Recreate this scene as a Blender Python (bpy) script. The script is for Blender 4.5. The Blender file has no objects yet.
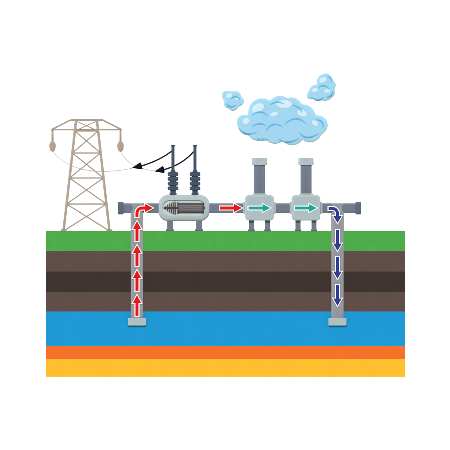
import bpy, bmesh, math, random
from mathutils import Vector, Matrix
from mathutils.bvhtree import BVHTree
random.seed(4)
S=0.1                      # metres per drawing unit
def X(p): return (p-225)*S
def Z(p): return (231-p)*S
scene=bpy.context.scene
COL=scene.collection
K=1.48
def lin(c):
    c/=255.0
    return c/12.92 if c<=0.04045 else ((c+0.055)/1.055)**2.4
def mat(name,rgb,rough=0.6,spec=0.2,var=0.04,nscale=1.5,bump=0.0,metal=0.0,k=None,dr=0.0):
    k=k or K
    m=bpy.data.materials.new(name); m.use_nodes=True
    nt=m.node_tree; b=nt.nodes['Principled BSDF']
    base=[min(0.9,lin(c)/k) for c in rgb]
    tc=nt.nodes.new('ShaderNodeTexCoord'); n=nt.nodes.new('ShaderNodeTexNoise')
    n.inputs['Scale'].default_value=nscale; n.inputs['Detail'].default_value=5
    nt.links.new(tc.outputs['Object'],n.inputs['Vector'])
    r=nt.nodes.new('ShaderNodeValToRGB')
    r.color_ramp.elements[0].position=0.3; r.color_ramp.elements[1].position=0.7
    r.color_ramp.elements[0].color=[max(0,c*(1-var)) for c in base]+[1]
    r.color_ramp.elements[1].color=[min(0.95,c*(1+var)) for c in base]+[1]
    nt.links.new(n.outputs['Fac'],r.inputs['Fac']); nt.links.new(r.outputs['Color'],b.inputs['Base Color'])
    b.inputs['Roughness'].default_value=rough; b.inputs['Specular IOR Level'].default_value=spec
    b.inputs['Metallic'].default_value=metal
    if dr and 'Diffuse Roughness' in b.inputs: b.inputs['Diffuse Roughness'].default_value=dr
    if bump:
        bp=nt.nodes.new('ShaderNodeBump'); bp.inputs['Strength'].default_value=bump; bp.inputs['Distance'].default_value=0.05
        n2=nt.nodes.new('ShaderNodeTexNoise'); n2.inputs['Scale'].default_value=nscale*6; n2.inputs['Detail'].default_value=6
        nt.links.new(tc.outputs['Object'],n2.inputs['Vector'])
        nt.links.new(n2.outputs['Fac'],bp.inputs['Height']); nt.links.new(bp.outputs['Normal'],b.inputs['Normal'])
    return m
M=dict(
 grass=mat('grass',(79,174,78),0.9,0.0,0.03,1.2,0.12),
 soil=mat('soil',(95,80,75),0.9,0.0,0.03,0.9,0.12),
 rock=mat('dark_rock',(63,54,51),0.9,0.0,0.03,0.9,0.12),
 water=mat('groundwater',(30,155,220),0.8,0.0,0.015,0.4),
 hot=mat('hot_rock',(244,114,44),0.8,0.0,0.02,0.7,0.08),
 magma=mat('magma',(253,192,48),0.8,0.0,0.02,0.7,0.08),
 pipe=mat('steel_blue_pipe',(126,139,160),0.8,0.0,0.02,dr=1),
 pipe_d=mat('flange_steel',(106,120,143),0.8,0.0,0.02,dr=1),
 well=mat('well_casing',(160,168,178),0.8,0.0,0.02,dr=1),
 collar=mat('well_collar',(188,206,213),0.8,0.0,0.02,dr=1,k=1.42),
 hull=mat('light_housing',(187,207,214),0.8,0.0,0.02,dr=1,k=1.42),
 inner=mat('housing_interior',(226,234,238),0.8,0.0,0.02,dr=1),
 dark=mat('rotor_steel',(88,92,98),0.8,0.0,0.03,dr=1),
 mid=mat('stator_steel',(165,169,173),0.8,0.0,0.03,dr=1),
 insul=mat('insulator_ceramic',(78,96,120),0.8,0.0,0.02,dr=1),
 pylon=mat('pylon_steel',(190,179,169),0.8,0.0,0.03,dr=1),
 wire=mat('wire_aluminium',(205,203,201),0.8,0.1,0.02),
 navy=mat('navy_cable',(22,32,54),0.8,0.0,0.02),
 red=mat('red_paint',(226,26,34),0.8,0.0,0.01),
 teal=mat('teal_paint',(22,170,166),0.8,0.0,0.01),
 blue=mat('blue_paint',(50,62,150),0.8,0.0,0.01),
 white=mat('white_paint',(250,250,250),0.8,0.0,0.0,k=1.2),
 cloud=mat('steam',(170,221,247),1.0,0.0,0.015,0.6,k=1.3,dr=1),
 cloud_highlight=mat('steam_highlight',(216,240,252),1.0,0.0,0.01,k=1.3,dr=1),  # paler steam colour for the painted cloud highlights
 cloud_d=mat('steam_shade',(104,192,238),1.0,0.0,0.01,k=1.3,dr=1),
)
def link(o,parent=None,m=None):
    COL.objects.link(o)
    if parent: o.parent=parent
    if m:
        o.data.materials.clear(); o.data.materials.append(m)
    return o
def empty(name,loc=(0,0,0)):
    e=bpy.data.objects.new(name,None); e.empty_display_size=0.5
    COL.objects.link(e); return e
def finish(bm,name,parent,m,smooth=True,angle=35):
    bmesh.ops.recalc_face_normals(bm,faces=bm.faces)
    me=bpy.data.meshes.new(name); bm.to_mesh(me); bm.free()
    if smooth:
        for p in me.polygons: p.use_smooth=True
        me.set_sharp_from_angle(angle=math.radians(angle))
    return link(bpy.data.objects.new(name,me),parent,m)
def box(name,x0,x1,yt,yb,yc,dep,m,parent,bev=0,seg=4,bm=None):
    """x0..x1, top/bottom in drawing units, yc/dep in metres"""
    own=bm is None
    if own: bm=bmesh.new()
    r=bmesh.ops.create_cube(bm,size=1)
    sx=abs(X(x1)-X(x0)); sz=abs(Z(yt)-Z(yb))
    for v in r['verts']:
        v.co=Vector((v.co.x*sx+(X(x0)+X(x1))/2, v.co.y*dep+yc, v.co.z*sz+(Z(yt)+Z(yb))/2))
    if own:
        if bev: bmesh.ops.bevel(bm,geom=bm.edges[:],offset=bev,segments=seg,profile=0.5,affect='EDGES')
        return finish(bm,name,parent,m,smooth=bool(bev))
def tube(bm,a,b,r0,r1=None,seg=40):
    a=Vector(a); b=Vector(b); r1=r0 if r1 is None else r1
    d=b-a
    q=d.to_track_quat('Z','Y').to_matrix().to_4x4()
    bmesh.ops.create_cone(bm,cap_ends=True,segments=seg,radius1=r0,radius2=r1,depth=d.length,matrix=Matrix.Translation((a+b)/2)@q)
def cyl(name,a,b,r,m,parent,r1=None,bev=0):
    bm=bmesh.new(); tube(bm,a,b,r,r1)
    if bev:
        es=[e for e in bm.edges if any(len(f.verts)>4 for f in e.link_faces)]
        bmesh.ops.bevel(bm,geom=es,offset=bev,segments=3,profile=0.5,affect='EDGES')
    return finish(bm,name,parent,m)
def lathe(name,axis_pt,axis,prof,m,parent,seg=48):
    bm=bmesh.new(); rings=[]
    for t,r in prof:
        ring=[]
        for i in range(seg):
            a=2*math.pi*i/seg
            if axis=='X': p=Vector((t,math.cos(a)*r,math.sin(a)*r))
            else: p=Vector((math.cos(a)*r,math.sin(a)*r,t))
            ring.append(bm.verts.new(p+Vector(axis_pt)))
        rings.append(ring)
    for k in range(len(rings)-1):
        for i in range(seg):
            bm.faces.new((rings[k][i],rings[k][(i+1)%seg],rings[k+1][(i+1)%seg],rings[k+1][i]))
    bm.faces.new(rings[0]); bm.faces.new(rings[-1])
    return finish(bm,name,parent,m)
def strut(bm,a,b,w):
    a=Vector(a); b=Vector(b); d=b-a
    q=d.to_track_quat('Z','Y').to_matrix().to_4x4()
    r=bmesh.ops.create_cube(bm,size=1,matrix=Matrix.Translation((a+b)/2)@q@Matrix.Diagonal((w,w,d.length,1)))
def curve(name,pts,r,m,parent,taper=None):
    cu=bpy.data.curves.new(name,'CURVE'); cu.dimensions='3D'; cu.bevel_depth=r; cu.bevel_resolution=4; cu.use_fill_caps=True
    sp=cu.splines.new('POLY'); sp.points.add(len(pts)-1)
    for i,p in enumerate(pts):
        sp.points[i].co=(*p,1)
        if taper: sp.points[i].radius=taper(i/(len(pts)-1))
    o=bpy.data.objects.new(name,cu); COL.objects.link(o); o.parent=parent; cu.materials.append(m); return o
def bez(p0,p1,p2,n=24):
    out=[]
    for i in range(n+1):
        t=i/n; out.append(tuple((1-t)**2*a+2*t*(1-t)*b+t*t*c for a,b,c in zip(p0,p1,p2)))
    return out

# ------------------------------------------------ arrows (thin plates fixed on pipes)
def arrow_poly(path,hw,hl,hhw,ext):
    pts=[Vector(p) for p in path]
    d0=(pts[1]-pts[0]).normalized(); d1=(pts[-1]-pts[-2]).normalized()
    tip=pts[-1]+d1*ext*1.6
    base=pts[-1]-d1*hl-d1*ext*0.8
    pts=[pts[0]-d0*ext]+pts[1:-1]+[base]
    L=[];R=[]
    for i,p in enumerate(pts):
        if i==0: d=d0
        elif i==len(pts)-1: d=d1
        else: d=((pts[i+1]-p).normalized()+(p-pts[i-1]).normalized()).normalized()
        n=Vector((-d.y,d.x)); L.append(p+n*(hw+ext)); R.append(p-n*(hw+ext))
    n=Vector((-d1.y,d1.x))
    return L+[base+n*(hhw+ext*1.4),tip,base-n*(hhw+ext*1.4)]+R[::-1]
def plate(name,poly,yf,th,m,parent):
    bm=bmesh.new()
    f=bm.faces.new([bm.verts.new((X(p.x),yf,Z(p.y))) for p in poly])
    r=bmesh.ops.extrude_face_region(bm,geom=[f])
    for v in r['geom']:
        if isinstance(v,bmesh.types.BMVert): v.co.y+=th
    return finish(bm,name,parent,m,smooth=False)
def arrow(path,yf,m,parent,hw=1.6,hl=8,hhw=4.3,ext=0.9):
    plate('arrow_border',arrow_poly(path,hw,hl,hhw,ext),yf,0.03,M['white'],parent)
    plate('flow_arrow',arrow_poly(path,hw,hl,hhw,0),yf-0.008,0.02,m,parent)

# ------------------------------------------------ ground block
D=20.0
ground=empty('ground')
def layer(name,t,b,m,parent):
    return box(name,46,405,t,b,D/2,D,m,parent)
layer('grass_layer',231,251,M['grass'],ground)
layer('upper_soil_layer',251,271.5,M['soil'],ground)
layer('dark_rock_layer',271.5,292,M['rock'],ground)
layer('lower_soil_layer',292,311.5,M['soil'],ground)
layer('hot_rock_layer',346,359,M['hot'],ground)
layer('magma_layer',359,377,M['magma'],ground)
layer('water',311.5,346,M['water'],None)

# ------------------------------------------------ wells and pipeline
YC=0.2
HR=0.48; VR=0.64
zp=Z(208)
pl=empty('steam_pipeline')
for a,b in ((122,160),(208,246),(272,292),(319,357)):
    cyl('pipe_section',(X(a),YC,zp),(X(b),YC,zp),HR,M['pipe'],pl)
cyl('end_flange',(X(118),YC,zp),(X(123.5),YC,zp),0.64,M['pipe_d'],pl,bev=0.04)
cyl('end_flange',(X(355.5),YC,zp),(X(361),YC,zp),0.64,M['pipe_d'],pl,bev=0.04)
arrow([(220,208),(242,208)],YC-HR-0.02,M['red'],pl)
def well(name,px):
    w=empty(name)
    cyl('casing',(X(px),YC,Z(203.2)),(X(px),YC,Z(319)),VR,M['well'],w,bev=0.06)
    # saddle-shaped collar clamped round the casing, flat-fronted
    box('bottom_collar',px-9,px+9,318,325.5,YC,1.5,M['collar'],w,bev=0.08)
    return w
w1=well('production_well_pipe',137); w2=well('injection_well_pipe',337.5)
yv=YC-VR-0.02
for t,b in ((221,241),(245,266),(270,291),(295,316)):
    arrow([(137,b),(137,t)],yv,M['red'],w1)
bend=[(137,217)]+[(137+5*(1-math.cos(a)),213-5*math.sin(a)) for a in [i*math.pi/2/8 for i in range(9)]]+[(153,208)]
arrow(bend,yv,M['red'],w1)
for t,b in ((230,251),(257,279),(285,306)):
    arrow([(337.5,t),(337.5,b)],yv,M['blue'],w2,hl=7.5)
bend=[(328.5,208.5)]+[(332.5+5*math.sin(a),213.5-5*math.cos(a)) for a in [i*math.pi/2/8 for i in range(9)]]+[(337.5,223)]
arrow(bend,yv,M['blue'],w2,hl=7)

# ------------------------------------------------ turbine generator
tg=empty('turbine_generator')
R=1.32; ex=0.95
prof=[]
x0,x1=X(158.5),X(209.5)
for i in range(11):
    a=i/10*math.pi/2; prof.append((x0+ex*(1-math.cos(a)),R-ex+ex*math.sin(a)))
for i in range(11):
    a=i/10*math.pi/2; prof.append((x1-ex+ex*math.sin(a),R-ex+ex*math.cos(a)))
hull=lathe('housing',(0,YC,zp),'X',prof,M['hull'],tg,seg=64)
hull.data.materials.append(M['inner'])
bm=bmesh.new(); r=bmesh.ops.create_cube(bm,size=1)
for v in bm.verts: v.co=Vector((v.co.x*4.3+X(184),v.co.y*1.5+YC-1.6,v.co.z*1.55+zp))
es=[e for e in bm.edges if abs(e.verts[0].co.y-e.verts[1].co.y)>0.5]
bmesh.ops.bevel(bm,geom=es,offset=0.7,segments=8,profile=0.5,affect='EDGES')
cut=finish(bm,'cutter',None,M['inner'],smooth=False)
md=hull.modifiers.new('b','BOOLEAN'); md.operation='DIFFERENCE'; md.object=cut; md.solver='EXACT'
dg=bpy.context.evaluated_depsgraph_get()
me=bpy.data.meshes.new_from_object(hull.evaluated_get(dg))
hull.modifiers.clear(); hull.data=me
me.set_sharp_from_angle(angle=math.radians(35))
bpy.data.objects.remove(cut)
yr=YC-0.8
for i,(px,r) in enumerate(((165.6,.2),(167.4,.34),(169.3,.45),(171.2,.54),(173.1,.62),(175.0,.66))):
    cyl('turbine_disc',(X(px-0.5),yr,zp),(X(px+0.5),yr,zp),r,M['dark'],tg)
cyl('rotor_shaft',(X(163.5),yr,zp),(X(205),yr,zp),0.12,M['dark'],tg)
cyl('stator_end',(X(177.2),yr,zp),(X(178.4),yr,zp),0.6,M['dark'],tg)
cyl('stator_end',(X(202.6),yr,zp),(X(203.8),yr,zp),0.6,M['dark'],tg)
cyl('stator',(X(178),yr,zp),(X(203),yr,zp),0.48,M['mid'],tg)
bm=bmesh.new()
for i in range(16):
    a=2*math.pi*i/16
    c=Vector((0,yr+math.cos(a)*0.5,zp+math.sin(a)*0.5))
    bmesh.ops.create_cube(bm,size=1,matrix=Matrix.Translation((X(190.5),c.y,c.z))@Matrix.Rotation(a,4,'X')@Matrix.Diagonal((2.45,0.07,0.085,1)))
finish(bm,'stator_fins',tg,M['dark'],smooth=False)
for px in (170,199):
    for yy in (-0.25,0.95):
        box('leg',px-3,px+3,218,230,yy+0.35,0.4,M['pipe'],tg,bev=0.03)
    box('foot',px-4,px+4,229.2,231,0.75,1.6,M['pipe_d'],tg,bev=0.03)

# ------------------------------------------------ insulators
def insulator(px):
    e=empty('insulator')
    yy=YC
    prof=[(Z(197),0.36),(Z(193),0.36),(Z(193),0.28),(Z(190.5),0.28)]
    py=190.5
    for i in range(4):
        prof+=[(Z(py-0.4),0.5),(Z(py-1.2),0.54),(Z(py-3.2),0.54),(Z(py-4.0),0.5),(Z(py-4.1),0.34),(Z(py-4.75),0.34)]
        py-=4.75
    prof+=[(Z(py),0.22),(Z(py-1.5),0.19)]
    lathe('ribbed_body',(X(px),yy,0),'Z',prof,M['insul'],e,seg=40)
    cyl('terminal_rod',(X(px),yy,Z(172)),(X(px),yy,Z(145)),0.16,M['insul'],e)
    cyl('rod_cap',(X(px),yy,Z(146.4)),(X(px),yy,Z(144.8)),0.21,M['insul'],e)
insulator(173); insulator(195)

# ------------------------------------------------ cooling towers
def cooling(cx):
    e=empty('cooling_tower')
    box('tank',cx-14.5,cx+14.5,195,220.5,YC,2.5,M['hull'],e,bev=0.38,seg=6)
    cyl('stack',(X(cx),YC,Z(197)),(X(cx),YC,Z(164)),0.56,M['pipe'],e)
    cyl('stack_rim',(X(cx),YC,Z(165)),(X(cx),YC,Z(158)),0.76,M['hull'],e,bev=0.06)
    cyl('stack_base',(X(cx),YC,Z(196)),(X(cx),YC,Z(193.5)),0.72,M['hull'],e,bev=0.05)
    for s in (-1,1):
        box('pipe_flange',cx+s*15.2-1.2,cx+s*15.2+1.2,202,214,YC,1.2,M['hull'],e,bev=0.08)
        for yy in (0.1,1.1):
            box('leg',cx+s*8-2.6,cx+s*8+2.6,219,230,yy,0.4,M['pipe'],e,bev=0.03)
        box('foot',cx+s*8-3.4,cx+s*8+3.4,229.4,231,0.65,1.5,M['pipe_d'],e,bev=0.03)
    arrow([(cx-11,208),(cx+11,208)],YC-1.25-0.02,M['teal'],e,hw=1.5,hl=8,hhw=4)
cooling(259.5); cooling(306)

# ------------------------------------------------ transmission tower
TY=4.0
tw=empty('transmission_tower')
bm=bmesh.new()
cx=86.5
def half(py):
    return 10.5+(py-121)*(23-10.5)/(231-121)
lev=[121,131,153,178,204,231]
def corner(py,sx,sy):
    h=half(py); return (X(cx+sx*h),TY+sy*h*S,Z(py))
for sx in (-1,1):
    for sy in (-1,1):
        strut(bm,corner(120,sx,sy),corner(230,sx,sy),0.19)
for i in range(len(lev)-1):
    a,b=lev[i],lev[i+1]
    for s in (-1,1):
        w=0.13 if i>0 else 0.11
        strut(bm,corner(a,-1,s),corner(b,1,s),w); strut(bm,corner(a,1,s),corner(b,-1,s),w)
        if i>0:
            strut(bm,corner(a,s,-1),corner(b,s,1),0.12); strut(bm,corner(a,s,1),corner(b,s,-1),0.12)
            strut(bm,corner(a,-1,s),corner(a,1,s),0.15)
            strut(bm,corner(a,s,-1),corner(a,s,1),0.15)
for s in (-1,1):
    yy=TY+s*1.05
    strut(bm,(X(71),yy,Z(120)),(X(103),yy,Z(120)),0.2)
    for q in (-1,1):
        strut(bm,(X(cx+q*16),yy,Z(120)),(X(cx+q*34),TY,Z(129)),0.14)
        strut(bm,(X(cx+q*10),yy,Z(129.5)),(X(cx+q*35.5),TY,Z(129.5)),0.18)
    strut(bm,(X(cx-10),yy,Z(129.5)),(X(cx+10),yy,Z(129.5)),0.17)
finish(bm,'lattice_frame',tw,M['pylon'],smooth=False)
for sx in (-1,1):
    for sy in (-1,1):
        h=half(230)
        cx2=cx+sx*h
        box('footing',cx2-3,cx2+3,229.3,231,TY+sy*h*S,0.6,M['pylon'],tw,bev=0.03)
for px in (cx-34,cx+34):
    lathe('hanging_insulator',(X(px),TY,0),'Z',[(Z(151.5),0.1),(Z(151),0.2),(Z(149),0.3),(Z(145),0.34),(Z(142.5),0.26),(Z(141.5),0.12),(Z(130),0.1)],M['pylon'],tw,seg=24)

# ------------------------------------------------ power line
ln=empty('power_line')
def P(px,py,y): return (X(px),y,Z(py))
curve('conductor',bez(P(52.5,151,TY),P(76,180,3.6),P(133,168,2.2)),0.035,M['wire'],ln)
curve('conductor',bez(P(120.5,151,TY),P(128,168,3.0),P(156,171,2.0)),0.035,M['wire'],ln)
for (sx,sy),(mx,my),(tx,ty) in (((173,150),(160,161),(131.5,168)),((195,150),(182,166),(154,171.5))):
    y0,y1=YC,2.1
    pts=bez(P(sx,sy,y0),P(mx,my,1.0),P(tx+5,ty-0.6,y1))
    curve('lead_cable',pts,0.08,M['navy'],ln)
    tip=Vector(P(tx,ty,y1)); d=(tip-Vector(pts[-5])).normalized()
    bm=bmesh.new()
    q=d.to_track_quat('Z','Y').to_matrix().to_4x4()
    seg=24; vt=bm.verts.new(tip); vi=bm.verts.new(tip-d*0.66)
    ring=[bm.verts.new(Vector(tip-d*1.0)+ (q@Vector((math.cos(2*math.pi*i/seg)*0.37,math.sin(2*math.pi*i/seg)*0.37,0)))) for i in range(seg)]
    for i in range(seg):
        bm.faces.new((vt,ring[i],ring[(i+1)%seg])); bm.faces.new((vi,ring[(i+1)%seg],ring[i]))
    finish(bm,'arrow_head',ln,M['navy'])

# ------------------------------------------------ steam clouds
def cloud(lobes,yc,strokes,hl):
    e=empty('steam_cloud')
    bm=bmesh.new()
    for px,py,r in lobes:
        rr=r*S
        bmesh.ops.create_icosphere(bm,subdivisions=4,radius=1,matrix=Matrix.Translation((X(px),yc,Z(py)))@Matrix.Diagonal((rr,0.45+rr*0.12,rr,1)))
    me=bpy.data.meshes.new('puffs'); bm.to_mesh(me); bm.free()
    o=link(bpy.data.objects.new('puffs',me),e,M['cloud'])
    md=o.modifiers.new('r','REMESH'); md.mode='VOXEL'; md.voxel_size=0.05
    sm=o.modifiers.new('s','SMOOTH'); sm.iterations=26; sm.factor=0.6
    dg=bpy.context.evaluated_depsgraph_get()
    me2=bpy.data.meshes.new_from_object(o.evaluated_get(dg)); o.modifiers.clear(); o.data=me2
    for p in me2.polygons: p.use_smooth=True
    me2.materials.clear(); me2.materials.append(M['cloud'])
    bt=BVHTree.FromPolygons([v.co for v in me2.vertices],[p.vertices[:] for p in me2.polygons])
    def hit(x,z,off):
        h=bt.ray_cast(Vector((x,-50,z)),Vector((0,1,0)))
        return None if h[0] is None else Vector((x,h[0].y-off,z))
    for st in strokes:
        pts=bez(*[(p[0],p[1],0) for p in st],n=28)
        out=[hit(X(p[0]),Z(p[1]),0.0) for p in pts]; out=[tuple(p) for p in out if p is not None]
        if len(out)>3: curve('fold_line',out,0.085,M['cloud_d'],e,taper=lambda t:0.35+0.65*math.sin(math.pi*t))
    for px,py,rx,ry,rot in hl:
        bm=bmesh.new(); c=hit(X(px),Z(py),0.015); 
        if c is None: continue
        ctr=bm.verts.new(c); prev=None; N=28
        for k in range(1,6):
            ring=[]
            for i in range(N):
                a=2*math.pi*i/N; u=math.cos(a)*rx*k/5; v=math.sin(a)*ry*k/5
                uu=u*math.cos(rot)-v*math.sin(rot); vv=u*math.sin(rot)+v*math.cos(rot)
                h=hit(X(px+uu),Z(py+vv),0.02)
                ring.append(bm.verts.new(h if h is not None else c))
            for i in range(N):
                j=(i+1)%N
                if prev is None: bm.faces.new((ctr,ring[i],ring[j]))
                else: bm.faces.new((prev[i],ring[i],ring[j],prev[j]))
            prev=ring
        finish(bm,'painted_highlight',e,M['cloud_highlight'],angle=180)  # highlight painted on the puffs as a lighter patch
cloud([(248,125,10.5),(244,122,7.5),(262,112,14),(280,108,12.5),(291,109,12),(303,117,13),(318,125,10),(310,130,12.5),(292,133,12.5),(275,131,13),(258,130,11),(280,120,16),(268,124,14),(300,124,12)],1.5,
 [((239,128),(246,137),(257,132)),((257,138),(262,142),(268,139)),((252,116),(259,108),(268,116)),((266,131),(272,120),(283,127)),
  ((278,139),(289,145),(299,138)),((284,125),(296,113),(306,124)),((299,132),(306,142),(319,133)),((315,120),(324,119),(323,129)),((270,105),(276,100),(284,104)),((292,105),(301,107),(302,113)),((252,127),(259,121),(266,126))],
 [(258,108,6.5,4.2,-.5),(284,104,8,4,0),(246,121,3.6,3,-.3),(302,113,5,3.2,.3),(315,123,3.5,2.5,.5),(274,114,4,2,-.3)])
cloud([(229,97,6.5),(235,97,6.5),(239,101,5.2),(229,103,5.5),(233,105,6),(226,95,4.5)],1.2,
 [((226,103),(230,109),(236,105)),((231,99),(236,94),(240,100))],[(229,95.5,3.2,2.2,-.3),(237,98.5,2,1.4,.2)])
cloud([(325,82,8.5),(331,85,5),(316,92,7.5),(325,92,9),(311,95,4.6),(330,92,5.5),(318,96,5.5),(326,78,5)],1.2,
 [((311,97),(318,102),(324,97)),((318,89),(323,82),(329,89)),((326,97),(332,97),(333,90)),((327,76),(332,78),(332,83))],[(323,80,3.8,2.6,-.5),(315,90,3,2.2,-.3),(327,91,3,2,0)])

# ------------------------------------------------ white studio background (curved sweep far behind)
bm=bmesh.new()
prof=[(-400,-120)]+[(90+60*math.sin(a),-60-60*math.cos(a)) for a in [i*math.pi/2/16 for i in range(17)]]+[(150,500)]
rows=[]
for y,z in prof: rows.append([bm.verts.new((-600,y,z)),bm.verts.new((600,y,z))])
for a,b in zip(rows,rows[1:]): bm.faces.new((a[0],a[1],b[1],b[0]))
bg=finish(bm,'background',None,mat('white_backdrop',(255,255,255),1.0,0.0,0.0,k=1.12))

# ------------------------------------------------ light
w=bpy.data.worlds.new('World'); scene.world=w; w.use_nodes=True
nt=w.node_tree; bgn=nt.nodes['Background']
sky=nt.nodes.new('ShaderNodeTexSky'); sky.sky_type='NISHITA'; sky.sun_disc=False
EL,AZ=20,4
sky.sun_elevation=math.radians(EL); sky.sun_rotation=math.radians(180+AZ)
nt.links.new(sky.outputs['Color'],bgn.inputs['Color']); bgn.inputs['Strength'].default_value=0.09
sl=bpy.data.lights.new('sun','SUN'); sl.energy=2.75; sl.angle=math.radians(0.5); sl.color=(1,0.98,0.95)
so=bpy.data.objects.new('sun',sl); COL.objects.link(so); so.rotation_euler=(math.radians(90-EL),0,math.radians(-AZ)); so.location=(-10,-60,40)
# ------------------------------------------------ camera
cd=bpy.data.cameras.new('camera'); cd.type='ORTHO'; cd.ortho_scale=45.0; cd.clip_end=3000
co=bpy.data.objects.new('camera',cd); COL.objects.link(co); co.location=(0,-60,Z(225)); co.rotation_euler=(math.radians(90),0,0)
scene.camera=co
scene.view_settings.view_transform='Standard'; scene.view_settings.look='None'; scene.view_settings.exposure=0
